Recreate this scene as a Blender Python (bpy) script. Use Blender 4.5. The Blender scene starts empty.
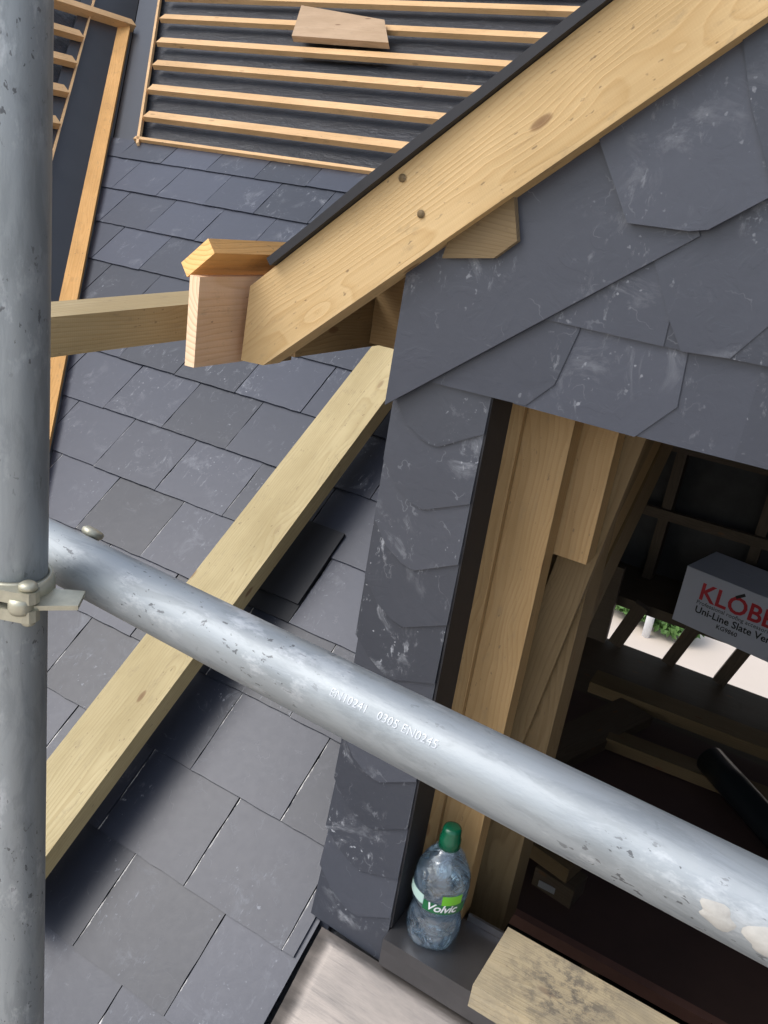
import bpy, bmesh, math, random
from math import radians, sin, cos, tan, pi, atan2, sqrt
from mathutils import Vector, Matrix, Euler
random.seed(7)
sc = bpy.context.scene
C = sc.collection
F = 1.096                      # plane of the dormer face
RP = radians(37.6)             # roof pitch
ZR = -1.3237                   # roof height at Y = F
EU = Vector((0, cos(RP), sin(RP)))      # up the slope
EN = Vector((0, -sin(RP), cos(RP)))     # off the slope
def roof(x, s, h=0.0):
    """point on the main roof: s metres up the slope from the dormer face, h above it"""
    return Vector((x, F, ZR)) + EU*s + EN*h
def roofy(x, y, h=0.0):
    return roof(x, (y-F)/cos(RP), h)

# ------------------------------------------------------------------ materials
class NT:
    def __init__(s, name):
        s.m = bpy.data.materials.new(name); s.m.use_nodes = True
        s.t = s.m.node_tree; s.n = s.t.nodes; s.l = s.t.links
        s.b = s.n['Principled BSDF']; s.out = s.n['Material Output']
    def node(s, typ, **kw):
        n = s.n.new(typ)
        for k, v in kw.items():
            if k.startswith('i_'):
                key = k[2:]; key = int(key) if key.isdigit() else key.replace('_', ' ')
                n.inputs[key].default_value = v
            else: setattr(n, k, v)
        return n
    def link(s, a, b): s.l.new(a, b)
    def noise(s, vec, scale, detail=4, rough=.55, dist=0, dim='3D'):
        n = s.node('ShaderNodeTexNoise'); n.inputs['Scale'].default_value = scale
        n.inputs['Detail'].default_value = detail; n.inputs['Roughness'].default_value = rough
        n.inputs['Distortion'].default_value = dist
        s.link(vec, n.inputs['Vector']); return n.outputs['Fac']
    def ramp(s, fac, stops, interp='LINEAR'):
        r = s.node('ShaderNodeValToRGB'); r.color_ramp.interpolation = interp
        e = r.color_ramp.elements
        while len(e) < len(stops): e.new(.5)
        for k, (p, c) in enumerate(stops):
            e[k].position = p
            e[k].color = (c, c, c, 1) if not hasattr(c, '__len__') else (*c, 1)
        s.link(fac, r.inputs['Fac']); return r.outputs['Color']
    def mix(s, fac, a, b, mode='MIX'):
        n = s.node('ShaderNodeMix', data_type='RGBA', blend_type=mode)
        for sock, v in ((n.inputs[0], fac), (n.inputs[6], a), (n.inputs[7], b)):
            if isinstance(v, bpy.types.NodeSocket): s.link(v, sock)
            elif hasattr(v, '__len__'): sock.default_value = (*v[:3], 1)
            elif sock.type == 'RGBA': sock.default_value = (v, v, v, 1)
            else: sock.default_value = v
        return n.outputs[2]
    def math(s, op, a, b=0.0, c=None, clamp=False):
        n = s.node('ShaderNodeMath', operation=op, use_clamp=clamp)
        for k, v in enumerate((a, b, c)):
            if v is None: continue
            if isinstance(v, bpy.types.NodeSocket): s.link(v, n.inputs[k])
            else: n.inputs[k].default_value = v
        return n.outputs[0]
    def mapping(s, vec, scale=(1, 1, 1), rot=(0, 0, 0), loc=(0, 0, 0)):
        n = s.node('ShaderNodeMapping'); n.inputs['Scale'].default_value = scale
        n.inputs['Rotation'].default_value = rot; n.inputs['Location'].default_value = loc
        s.link(vec, n.inputs['Vector']); return n.outputs['Vector']
    def bump(s, h, strength=.3, dist=.002):
        n = s.node('ShaderNodeBump'); n.inputs['Strength'].default_value = strength
        n.inputs['Distance'].default_value = dist; s.link(h, n.inputs['Height'])
        s.link(n.outputs['Normal'], s.b.inputs['Normal'])
    def set(s, **kw):
        for k, v in kw.items():
            key = {'base': 'Base Color', 'rough': 'Roughness', 'metal': 'Metallic', 'spec': 'Specular IOR Level',
                   'trans': 'Transmission Weight', 'ior': 'IOR', 'coat': 'Coat Weight', 'alpha': 'Alpha'}[k]
            sock = s.b.inputs[key]
            if isinstance(v, bpy.types.NodeSocket): s.link(v, sock)
            elif hasattr(v, '__len__'): sock.default_value = (*v, 1)
            else: sock.default_value = v
        return s

def plain(name, col, rough=.6, metal=0.0, var=.25, scale=20, spec=.5):
    t = NT(name); tc = t.node('ShaderNodeTexCoord').outputs['Object']
    n = t.noise(tc, scale, 6, .6)
    c = t.mix(n, [v*(1-var) for v in col], [min(1, v*(1+var)) for v in col])
    t.set(base=c, rough=rough, metal=metal, spec=spec); t.bump(n, .25, .002)
    return t.m

def wood(name, light, dark, ring=55, rough=.62, knot=1.0, dirt=0.0, rings=.55):
    t = NT(name)
    tc = t.node('ShaderNodeTexCoord')
    oi = t.node('ShaderNodeObjectInfo').outputs['Random']
    off = t.node('ShaderNodeCombineXYZ')
    t.link(t.math('MULTIPLY', oi, 37.0), off.inputs[0]); t.link(t.math('MULTIPLY', oi, 13.0), off.inputs[1]); t.link(t.math('MULTIPLY', oi, 7.0), off.inputs[2])
    # low-frequency wander of the growth rings along the board
    add = t.node('ShaderNodeVectorMath', operation='ADD'); t.link(tc.outputs['Object'], add.inputs[0]); t.link(off.outputs[0], add.inputs[1])
    vec = add.outputs[0]
    slow = t.node('ShaderNodeTexNoise'); slow.inputs['Scale'].default_value = 1.0; slow.inputs['Detail'].default_value = 2
    t.link(t.mapping(vec, (2.2, 9, 9)), slow.inputs['Vector'])
    sub = t.node('ShaderNodeVectorMath', operation='SUBTRACT'); t.link(slow.outputs['Color'], sub.inputs[0]); sub.inputs[1].default_value = (.5, .5, .5)
    scl = t.node('ShaderNodeVectorMath', operation='SCALE'); t.link(sub.outputs[0], scl.inputs[0]); scl.inputs['Scale'].default_value = .05
    # knots bend the rings round them
    vk = t.node('ShaderNodeTexVoronoi', feature='F1'); vk.inputs['Scale'].default_value = 1.0
    sv_ = t.node('ShaderNodeSeparateXYZ'); t.link(vec, sv_.inputs[0])
    cv_ = t.node('ShaderNodeCombineXYZ'); t.link(t.math('MULTIPLY', sv_.outputs[0], 3.6), cv_.inputs[0]); t.link(t.math('MULTIPLY', t.math('ADD', sv_.outputs[1], sv_.outputs[2]), 9.5), cv_.inputs[1])
    vk.voronoi_dimensions = '2D'; t.link(cv_.outputs[0], vk.inputs['Vector'])
    kd = vk.outputs['Distance']
    kmask = t.ramp(kd, [(0.0, 1.0), (.045, .8), (.065, 0.0)])
    kh = t.ramp(kd, [(0.0, 1.0), (.10, .55), (.30, 0.0)])
    a2 = t.node('ShaderNodeVectorMath', operation='ADD'); t.link(tc.outputs['Object'], a2.inputs[0]); t.link(scl.outputs[0], a2.inputs[1])
    sx = t.node('ShaderNodeSeparateXYZ'); t.link(a2.outputs[0], sx.inputs[0])
    y = t.math('ADD', sx.outputs[1], t.math('MULTIPLY_ADD', oi, .06, .012)); z = t.math('ADD', sx.outputs[2], t.math('MULTIPLY_ADD', oi, -.05, -.03))
    r = t.math('SQRT', t.math('ADD', t.math('MULTIPLY', y, y), t.math('MULTIPLY', z, z)))
    r = t.math('ADD', r, t.math('MULTIPLY', kh, .012*knot))
    fr = t.math('FRACT', t.math('MULTIPLY', r, float(ring)*3.2))
    ringv = t.ramp(fr, [(0, 0.0), (.55, .35), (.88, 1.0), (1.0, 0.0)])
    fib = t.noise(t.mapping(vec, (6, 260, 260)), 1.0, 4, .6)
    blot = t.noise(t.mapping(vec, (3, 7, 7)), 1.0, 4, .6)
    f1 = t.math('MULTIPLY', ringv, rings)
    f1 = t.math('ADD', f1, t.math('MULTIPLY', t.math('SUBTRACT', fib, .45), .9), clamp=True)
    col = t.mix(f1, light, dark)
    col = t.mix(t.ramp(blot, [(.38, 0.0), (.72, .62)]), col, [light[0]*.60, light[1]*.56, light[2]*.46])
    st = t.noise(t.mapping(vec, (18, 42, 42)), 1.0, 8, .75)
    col = t.mix(t.ramp(st, [(.56, 0.0), (.72, .38)]), col, (.17, .13, .08))
    pit = t.noise(t.mapping(vec, (70, 150, 150)), 1.0, 2, .5)
    col = t.mix(t.ramp(pit, [(.70, 0.0), (.76, .6)]), col, (.12, .08, .045))
    k2 = t.math('MULTIPLY', kmask, t.ramp(vk.outputs['Color'], [(.40, 0.0), (.48, 1.0)]))
    col = t.mix(t.math('MULTIPLY', k2, .8*knot, clamp=True), col, (.16, .075, .03))
    # end grain: faces looking along the board
    sn = t.node('ShaderNodeSeparateXYZ'); t.link(tc.outputs['Normal'], sn.inputs[0])
    eg = t.math('GREATER_THAN', t.math('ABSOLUTE', sn.outputs[0]), .6)
    ecol = t.mix(t.math('MULTIPLY', ringv, .6), [min(1, v*1.3+.04) for v in light], [v*1.1 for v in dark])
    col = t.mix(eg, col, ecol)
    if dirt:
        d = t.noise(t.mapping(vec, (11, 14, 14)), 1.0, 9, .75, .4)
        rg = t.ramp(t.noise(t.mapping(vec, (4, 5, 5)), 1.0, 2, .5), [(.36, 0.0), (.52, 1.0)])
        col = t.mix(t.math('MULTIPLY', t.ramp(d, [(.42, 0.0), (.62, dirt*.6), (.70, dirt)]), rg), col, (.10, .095, .085))
        col = t.mix(.35, col, (.42, .37, .28))
        pv = t.node('ShaderNodeVectorMath', operation='DISTANCE'); t.link(tc.outputs['Object'], pv.inputs[0]); pv.inputs[1].default_value = (-.42, .01, .02)
        near = t.ramp(pv.outputs['Value'], [(.03, 1.0), (.13, 0.0)])
        sp = t.noise(t.mapping(tc.outputs['Object'], (30, 38, 38)), 1.0, 8, .8, .2)
        col = t.mix(t.math('MULTIPLY', t.ramp(sp, [(.47, 0.0), (.58, .7)]), near), col, (.07, .07, .075))
    ro = t.math('ADD', t.math('MULTIPLY', fib, .2), rough-.1)
    t.set(base=col, rough=ro, spec=.3)
    saw = t.node('ShaderNodeTexWave', wave_type='BANDS', bands_direction='X'); saw.inputs['Scale'].default_value = 95; saw.inputs['Distortion'].default_value = 2.5; saw.inputs['Detail'].default_value = 2; t.link(tc.outputs['Object'], saw.inputs['Vector'])
    t.bump(t.math('ADD', t.math('ADD', fib, t.math('MULTIPLY', ringv, .5)), t.math('MULTIPLY', saw.outputs['Fac'], .08)), .35, .0014)
    return t.m

def slate_mat(name, lo, hi, marks=.5, rough=.42, edge=0.0, scale=1.0, bk=.22, spec=.5):
    t = NT(name)
    tc = t.node('ShaderNodeTexCoord').outputs['Object']
    rnd = t.node('ShaderNodeNewGeometry').outputs['Random Per Island']
    off = t.node('ShaderNodeCombineXYZ')
    for k, m in enumerate((19., 31., 11.)): t.link(t.math('MULTIPLY', rnd, m), off.inputs[k])
    add = t.node('ShaderNodeVectorMath', operation='ADD'); t.link(tc, add.inputs[0]); t.link(off.outputs[0], add.inputs[1])
    v = add.outputs[0]
    big = t.noise(v, 5*scale, 6, .6, .4)
    fine = t.noise(v, 60*scale, 6, .65)
    tone = t.math('ADD', t.math('MULTIPLY', rnd, .85), t.math('MULTIPLY', big, .28), clamp=True)
    col = t.mix(tone, lo, hi)
    col = t.mix(t.math('MULTIPLY', fine, .2), col, [x*.5 for x in lo])
    # chalky rub marks and scratches
    s1 = t.noise(t.mapping(v, (70, 14, 30), (0.3, .5, .9)), 1.0, 6, .7, .25)
    m1 = t.ramp(s1, [(.60, 0.0), (.72, .8)])
    region = t.ramp(t.noise(v, 6.5*scale, 3, .5), [(.47, 0.0), (.62, 1.0)])
    speck = t.ramp(t.noise(v, 95*scale, 2, .5), [(.68, 0.0), (.75, .8)])
    mk = t.math('MULTIPLY', t.math('ADD', m1, speck, clamp=True), t.math('MULTIPLY', region, marks), clamp=True)
    sm = t.noise(t.mapping(v, (13, 13, 13), (.2, .7, .1)), 1.0, 9, .72, .8)
    mk = t.math('ADD', mk, t.math('MULTIPLY', t.ramp(sm, [(.54, 0.0), (.72, .55)]), t.math('MULTIPLY', region, marks)), clamp=True)
    scr = t.node('ShaderNodeTexWave', wave_type='BANDS', bands_direction='DIAGONAL'); scr.inputs['Scale'].default_value = 5; scr.inputs['Distortion'].default_value = 9; scr.inputs['Detail'].default_value = 4; scr.inputs['Detail Scale'].default_value = 3
    t.link(v, scr.inputs['Vector'])
    mk = t.math('MAXIMUM', mk, t.math('MULTIPLY', t.ramp(scr.outputs['Fac'], [(.995, 0.0), (1.0, .2)]), t.math('MULTIPLY', t.ramp(t.noise(v, 19, 2, .5), [(.52, 0.0), (.6, 1.0)]), marks*.7)))
    col = t.mix(mk, col, (.33, .34, .36))
    ro = t.math('ADD', t.math('MULTIPLY', fine, .07), t.math('ADD', t.math('MULTIPLY', mk, .3), rough-.03))
    if edge:
        uv = t.node('ShaderNodeUVMap').outputs['UV']
        su = t.node('ShaderNodeSeparateXYZ'); t.link(uv, su.inputs[0])
        en = t.noise(v, 70, 5, .7)
        wig = t.math('MULTIPLY', t.math('SUBTRACT', en, .5), .035)
        u = t.math('ADD', su.outputs[0], wig)
        e = t.math('LESS_THAN', u, .011)
        patch = t.ramp(t.noise(v, 16, 2, .5), [(.45, 0.0), (.52, 1.0)])
        low = t.ramp(t.node('ShaderNodeSeparateXYZ').outputs[0], [(0, 1.0), (1, 1.0)])
        e = t.math('MULTIPLY', e, t.math('MULTIPLY', patch, edge))
        # only the slates in the lower courses show fresh chipped edges
        sz = t.node('ShaderNodeSeparateXYZ'); t.link(tc, sz.inputs[0])
        e = t.math('MULTIPLY', e, t.ramp(t.math('ADD', sz.outputs[1], 0.0), [(0.0, 1.0), (.45, .6), (.8, 0.0)]))
        col = t.mix(e, col, (.5, .48, .45))
    t.set(base=col, rough=ro, spec=spec)
    riv = t.node('ShaderNodeTexNoise'); riv.inputs['Scale'].default_value = 17*scale; riv.inputs['Detail'].default_value = 5; riv.inputs['Distortion'].default_value = 1.0
    t.link(v, riv.inputs['Vector'])
    rv = t.ramp(riv.outputs['Fac'], [(.30, 0.0), (.44, .35), (.46, .5), (.60, .6), (.625, .85), (.8, 1.0)])
    t.bump(t.math('ADD', t.math('ADD', t.math('MULTIPLY', big, .9), t.math('MULTIPLY', rv, .45)), t.math('MULTIPLY', fine, .3)), bk, .004)
    return t.m

def galv(name, base=(.42, .45, .47), rough=.36):
    t = NT(name)
    tc = t.node('ShaderNodeTexCoord').outputs['Object']
    v = t.node('ShaderNodeTexVoronoi'); v.inputs['Scale'].default_value = 60; t.link(tc, v.inputs['Vector'])
    bl = t.noise(t.mapping(tc, (5, 26, 26)), 1.0, 6, .6)
    fine = t.noise(t.mapping(tc, (60, 160, 160)), 1.0, 5, .7)
    col = t.mix(bl, [x*.72 for x in base], [min(1, x*1.3) for x in base])
    sv = t.node('ShaderNodeSeparateColor'); t.link(v.outputs['Color'], sv.inputs[0])
    col = t.mix(t.math('MULTIPLY', sv.outputs[0], .16), col, (.30, .33, .36))
    pt = t.noise(t.mapping(tc, (14, 60, 60)), 1.0, 8, .7, .5)
    col = t.mix(t.ramp(pt, [(.40, .35), (.5, 0.0), (.62, .0)]), col, (.16, .18, .19))
    ln = t.noise(t.mapping(tc, (1.5, 190, 190)), 1.0, 3, .6)
    col = t.mix(t.ramp(ln, [(.56, 0.0), (.72, .3)]), col, (.22, .24, .26))
    sc1 = t.noise(t.mapping(tc, (110, 230, 230), (.4, .2, .5)), 1.0, 3, .55, .3)
    reg = t.ramp(t.noise(tc, 9, 2, .5), [(.44, 0.0), (.56, 1.0)])
    dk = t.math('MULTIPLY', t.ramp(sc1, [(.645, 0.0), (.67, .9)]), reg)
    col = t.mix(t.math('MULTIPLY', dk, .85), col, (.07, .07, .075))
    wh = t.math('MULTIPLY', t.ramp(t.noise(t.mapping(tc, (24, 50, 50)), 1.0, 5, .7), [(.54, 0.0), (.66, .35)]), reg)
    col = t.mix(wh, col, (.72, .74, .76))
    ro = t.math('ADD', t.math('MULTIPLY', bl, .22), t.math('ADD', rough-.1, t.math('MULTIPLY', wh, .2)))
    t.set(base=col, rough=ro, metal=.55, spec=.5)
    t.bump(t.math('ADD', fine, bl), .22, .0012)
    return t.m

M = {}
M['slate'] = slate_mat('roof_slate', (.010, .0135, .022), (.044, .050, .073), marks=.8, rough=.40, edge=1.0, bk=.08, spec=.55)
M['slate_wall'] = slate_mat('wall_slate', (.026, .030, .041), (.062, .068, .088), marks=1.0, rough=.42)
M['slate_corner'] = slate_mat('corner_slate', (.030, .034, .044), (.072, .078, .096), marks=1.7, rough=.44, scale=1.2)
M['barge'] = wood('treated_pine_board', (.61, .43, .215), (.48, .30, .12), ring=62)
M['beam'] = wood('treated_pine_pale', (.50, .41, .225), (.37, .28, .13), ring=50)
M['brace'] = wood('treated_pine_weathered', (.46, .36, .20), (.30, .21, .09), ring=50)
M['fresh'] = wood('fresh_pine', (.78, .53, .34), (.64, .37, .19), ring=40, knot=.2)
M['fresh_orange'] = wood('fresh_orange_pine', (.78, .43, .15), (.62, .30, .08), ring=40, knot=.2)
M['batten'] = wood('batten_pine', (.76, .49, .25), (.56, .31, .12), ring=60, knot=.5)
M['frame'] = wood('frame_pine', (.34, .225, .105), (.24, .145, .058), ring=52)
M['frame_dark'] = wood('shaded_frame_pine', (.20, .14, .07), (.13, .085, .038), ring=52)  # darker copy of the frame pine, shade put into the colour
M['offcut'] = wood('offcut_pine', (.50, .35, .22), (.38, .24, .13), ring=46)
M['dirty'] = wood('dirty_plank', (.60, .48, .29), (.44, .32, .15), ring=46, dirt=.8)
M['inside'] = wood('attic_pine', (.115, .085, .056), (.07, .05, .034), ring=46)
M['membrane'] = plain('black_membrane', (.012, .012, .015), .62, var=.3, scale=30)
M['lining'] = plain('grey_valley_lining', (.032, .035, .040), .38, var=.15, scale=9)
M['galv'] = galv('galvanised_tube', (.30, .325, .335), .52)
M['coupler'] = plain('zinc_plated_coupler', (.46, .44, .34), .45, metal=.6, var=.35, scale=80)
M['vent'] = plain('black_plastic', (.008, .009, .012), .6, var=.2)
M['pipe'] = plain('black_pipe_plastic', (.012, .016, .018), .32, var=.2)
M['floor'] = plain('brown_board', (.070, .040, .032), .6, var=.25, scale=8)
M['floor_edge'] = plain('red_brown_edge', (.20, .10, .075), .6, var=.2)
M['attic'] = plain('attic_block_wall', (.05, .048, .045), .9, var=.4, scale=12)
t = NT('dark_roof_felt'); tc = t.node('ShaderNodeTexCoord').outputs['Object']
a = t.noise(t.mapping(tc, (3, 9, 9)), 1.0, 5, .6, .8); b = t.noise(t.mapping(tc, (14, 30, 30), (0, 0, .8)), 1.0, 7, .7, 1.0)
c_ = t.mix(a, (.013, .015, .019), (.030, .033, .040)); c_ = t.mix(t.ramp(b, [(.58, 0.0), (.72, .35)]), c_, (.22, .23, .25))
t.set(base=c_, rough=.48); t.bump(t.math('ADD', t.math('MULTIPLY', a, 2.0), b), .6, .012); M['deck'] = t.m
M['paving'] = plain('pale_paving', (.60, .51, .42), .9, var=.08, scale=.6)
M['leaf'] = plain('leaf_green', (.07, .15, .03), .6, var=.6, scale=4)
M['bark'] = plain('bark_brown', (.10, .07, .05), .9)
M['steel_sill'] = plain('grey_sill_metal', (.17, .167, .172), .33, metal=.8, var=.25, scale=14)
M['white'] = plain('white_paint', (.75, .76, .78), .5, var=.08)
M['cream'] = plain('cream_cement', (.40, .385, .35), .85, var=.35, scale=90)
M['cap'] = plain('green_cap', (.003, .085, .04), .25, var=.08)
M['grey_label'] = plain('grey_label', (.30, .30, .30), .6, var=.1)
M['ink'] = plain('black_ink', (.012, .012, .012), .5, var=.05)
M['red_ink'] = plain('red_ink', (.55, .02, .03), .5, var=.05)
M['card'] = plain('white_card', (.56, .57, .62), .7, var=.06, scale=5)
M['letters'] = plain('raised_zinc_letters', (.40, .42, .44), .45, metal=.4)
# lead apron: dull metal with pale pinkish film
t = NT('lead_sheet'); tc = t.node('ShaderNodeTexCoord').outputs['Object']
a = t.noise(t.mapping(tc, (5, 22, 22), (0, 0, .5)), 1.0, 7, .65, .3); b = t.noise(t.mapping(tc, (5, 90, 90), (0, 0, .9)), 1.0, 4, .6)
c_ = t.mix(t.ramp(a, [(.35, 0.0), (.65, 1.0)]), (.14, .128, .118), (.27, .24, .215))
c_ = t.mix(t.ramp(b, [(.58, 0.0), (.70, .5)]), c_, (.12, .11, .105))
t.set(base=c_, rough=t.math('MULTIPLY_ADD', a, .35, .28), metal=.6); t.bump(t.math('ADD', a, b), .3, .003); M['lead'] = t.m
# bottle plastic: thin clear skin with ripples
t = NT('clear_plastic'); tc = t.node('ShaderNodeTexCoord').outputs['Object']
w = t.noise(t.mapping(tc, (28, 28, 34)), 1.0, 3, .5, 1.5)
bp = t.node('ShaderNodeBump'); bp.inputs['Strength'].default_value = .8; bp.inputs['Distance'].default_value = .006; t.link(w, bp.inputs['Height'])
tr = t.node('ShaderNodeBsdfTransparent'); tr.inputs[0].default_value = (.92, .96, .98, 1)
gl = t.node('ShaderNodeBsdfGlossy'); gl.inputs['Roughness'].default_value = .06; gl.inputs['Color'].default_value = (.95, .98, 1, 1); t.link(bp.outputs[0], gl.inputs['Normal'])
fr = t.node('ShaderNodeFresnel'); fr.inputs['IOR'].default_value = 1.75; t.link(bp.outputs[0], fr.inputs['Normal'])
mx = t.node('ShaderNodeMixShader'); t.link(t.math('ADD', fr.outputs[0], .05, clamp=True), mx.inputs[0]); t.link(tr.outputs[0], mx.inputs[1]); t.link(gl.outputs[0], mx.inputs[2])
t.link(mx.outputs[0], t.out.inputs['Surface']); M['pet'] = t.m
t = NT('drinking_water'); tc = t.node('ShaderNodeTexCoord').outputs['Object']
w = t.noise(t.mapping(tc, (24, 24, 30)), 1.0, 3, .5, 2.0)
t.set(base=(.80, .92, 1.0), rough=.02, trans=1.0, ior=1.33); t.bump(w, .7, .008)
tl = t.node('ShaderNodeBsdfTranslucent'); tl.inputs[0].default_value = (.80, .90, 1.0, 1)
df = t.node('ShaderNodeBsdfDiffuse'); df.inputs[0].default_value = (.72, .82, .94, 1)
ad = t.node('ShaderNodeMixShader'); ad.inputs[0].default_value = .25; t.link(tl.outputs[0], ad.inputs[1]); t.link(df.outputs[0], ad.inputs[2])
mx = t.node('ShaderNodeMixShader'); t.link(t.ramp(t.noise(t.mapping(tc, (17, 17, 30)), 1.0, 3, .55, .8), [(.45, .03), (.57, .62)]), mx.inputs[0]); t.link(t.b.outputs[0], mx.inputs[1]); t.link(ad.outputs[0], mx.inputs[2])  # pale diffuse patches painted in as bright glints of the water
t.link(mx.outputs[0], t.out.inputs['Surface']); M['water'] = t.m
t = NT('label_green'); tc = t.node('ShaderNodeTexCoord').outputs['Object']
t.set(base=(.012, .13, .045), rough=.35); M['label'] = t.m
t = NT('label_leaf'); t.set(base=(.16, .50, .03), rough=.35); M['label_leaf'] = t.m
t = NT('label_pale'); t.set(base=(.42, .58, .52), rough=.35); M['label_pale'] = t.m

# ------------------------------------------------------------------ objects
WORLD = {}
def tag(o, label=None, cat=None, group=None, kind=None):
    if label: o['label'] = label
    if cat: o['category'] = cat
    if group: o['group'] = group
    if kind: o['kind'] = kind
    return o
def thing(name, label, cat, loc=(0, 0, 0), group=None):
    o = bpy.data.objects.new(name, None); o.empty_display_size = .05; C.objects.link(o)
    o.location = loc; WORLD[o.name] = Matrix.Translation(Vector(loc))
    return tag(o, label, cat, group)
def link(name, me, mat, parent=None, mw=None, smooth=False):
    """link a mesh whose vertices are local to mw (world matrix)"""
    mw = mw or Matrix.Identity(4)
    o = bpy.data.objects.new(name, me); C.objects.link(o)
    for m in (mat if isinstance(mat, (list, tuple)) else [mat]): me.materials.append(m)
    WORLD[o.name] = mw
    if parent:
        o.parent = parent; o.matrix_local = WORLD[parent.name].inverted() @ mw
    else: o.matrix_world = mw
    if smooth:
        for p in me.polygons: p.use_smooth = True
    return o
def frame(origin, ax, up):
    ax = Vector(ax).normalized(); up = Vector(up); az = (up - ax*up.dot(ax)).normalized(); ay = az.cross(ax)
    m = Matrix((ax, ay, az)).transposed().to_4x4(); m.translation = Vector(origin); return m
def bevel(bm, w, seg=2):
    es = [e for e in bm.edges if len(e.link_faces) == 2 and e.calc_face_angle(0) > radians(25)]
    if w: bmesh.ops.bevel(bm, geom=es, offset=w, segments=seg, affect='EDGES', profile=.6)
def fin(bm, name):
    bmesh.ops.recalc_face_normals(bm, faces=bm.faces)
    me = bpy.data.meshes.new(name); bm.to_mesh(me); bm.free(); return me
def box_bm(bm, x0, x1, y0, y1, z0, z1, mat=Matrix.Identity(4)):
    vs = [bm.verts.new(mat @ Vector((x, y, z))) for x in (x0, x1) for y in (y0, y1) for z in (z0, z1)]
    for f in ((0, 1, 3, 2), (4, 6, 7, 5), (0, 4, 5, 1), (2, 3, 7, 6), (0, 2, 6, 4), (1, 5, 7, 3)):
        bm.faces.new([vs[k] for k in f])
    return vs
def timber(name, p0, p1, w, h, up, mat, parent=None, bev=.0018, rough_end=0.0):
    """a sawn timber from p0 to p1: w across, h along up"""
    p0, p1 = Vector(p0), Vector(p1); L = (p1-p0).length; mw = frame((p0+p1)/2, p1-p0, up)
    bm = bmesh.new(); box_bm(bm, -L/2, L/2, -w/2, w/2, -h/2, h/2); bevel(bm, bev)
    if rough_end:
        for v in bm.verts:
            if abs(abs(v.co.x)-L/2) < .004: v.co.x += random.uniform(-1, 1)*rough_end
    return link(name, fin(bm, name), mat, parent, mw)
def boxo(name, x0, x1, y0, y1, z0, z1, mat, parent=None, bev=.002):
    c = Vector(((x0+x1)/2, (y0+y1)/2, (z0+z1)/2)); bm = bmesh.new()
    box_bm(bm, x0-c.x, x1-c.x, y0-c.y, y1-c.y, z0-c.z, z1-c.z); bevel(bm, bev)
    return link(name, fin(bm, name), mat, parent, Matrix.Translation(c))
def prism_bm(bm, pts, d0, d1):
    """polygon pts given as 3-D points, thickened from d0 to d1 (vectors)"""
    a = [bm.verts.new(Vector(p)+Vector(d0)) for p in pts]; b = [bm.verts.new(Vector(p)+Vector(d1)) for p in pts]
    bm.faces.new(a); bm.faces.new(b[::-1]); n = len(pts)
    for k in range(n): bm.faces.new((a[k], b[k], b[(k+1) % n], a[(k+1) % n]))
def prism(name, pts, d0, d1, mat, parent=None, ax=(1, 0, 0), up=(0, 0, 1), bev=0.0):
    c = sum((Vector(p) for p in pts), Vector())/len(pts); mw = frame(c, ax, up); inv = mw.inverted()
    r3 = inv.to_3x3(); bm = bmesh.new()
    prism_bm(bm, [inv @ Vector(p) for p in pts], r3 @ Vector(d0), r3 @ Vector(d1)); bevel(bm, bev)
    return link(name, fin(bm, name), mat, parent, mw)
def tube(name, p0, p1, r, mat, parent=None, seg=48, wall=.004, up=(0, 0, 1), rings=40, dent=0.0):
    p0, p1 = Vector(p0), Vector(p1); L = (p1-p0).length; mw = frame((p0+p1)/2, p1-p0, up)
    bm = bmesh.new(); rows = []
    for i in range(rings+1):
        x = -L/2+L*i/rings; rows.append([bm.verts.new((x, (r+random.uniform(-dent, dent))*cos(2*pi*k/seg), r*sin(2*pi*k/seg))) for k in range(seg)])
    for i in range(rings):
        for k in range(seg): bm.faces.new((rows[i][k], rows[i][(k+1) % seg], rows[i+1][(k+1) % seg], rows[i+1][k]))
    if wall:
        for row, s in ((rows[0], 1), (rows[-1], -1)):
            x = row[0].co.x; inn = [bm.verts.new((x, v.co.y*(r-wall)/r, v.co.z*(r-wall)/r)) for v in row]
            deep = [bm.verts.new((x+s*.25, v.co.y, v.co.z)) for v in inn]
            for k in range(seg):
                bm.faces.new((row[k], row[(k+1) % seg], inn[(k+1) % seg], inn[k])); bm.faces.new((inn[k], inn[(k+1) % seg], deep[(k+1) % seg], deep[k]))
    me = fin(bm, name); o = link(name, me, mat, parent, mw)
    for p in me.polygons: p.use_smooth = abs(p.normal.x) < .5
    return o
def lathe(name, prof, mat, parent, mw, seg=48, wob=None, smooth=True):
    bm = bmesh.new(); rows = []
    for (r, z) in prof:
        rows.append([bm.verts.new(((r+(wob(k/seg*2*pi, z) if wob and r > .01 else 0))*cos(2*pi*k/seg), (r+(wob(k/seg*2*pi, z) if wob and r > .01 else 0))*sin(2*pi*k/seg), z)) for k in range(seg)] if r > 0 else [bm.verts.new((0, 0, z))])
    for a, b in zip(rows, rows[1:]):
        if len(a) == 1 and len(b) == 1: continue
        for k in range(seg):
            if len(a) == 1: bm.faces.new((a[0], b[(k+1) % seg], b[k]))
            elif len(b) == 1: bm.faces.new((a[k], a[(k+1) % seg], b[0]))
            else: bm.faces.new((a[k], a[(k+1) % seg], b[(k+1) % seg], b[k]))
    return link(name, fin(bm, name), mat, parent, mw, smooth)
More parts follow.
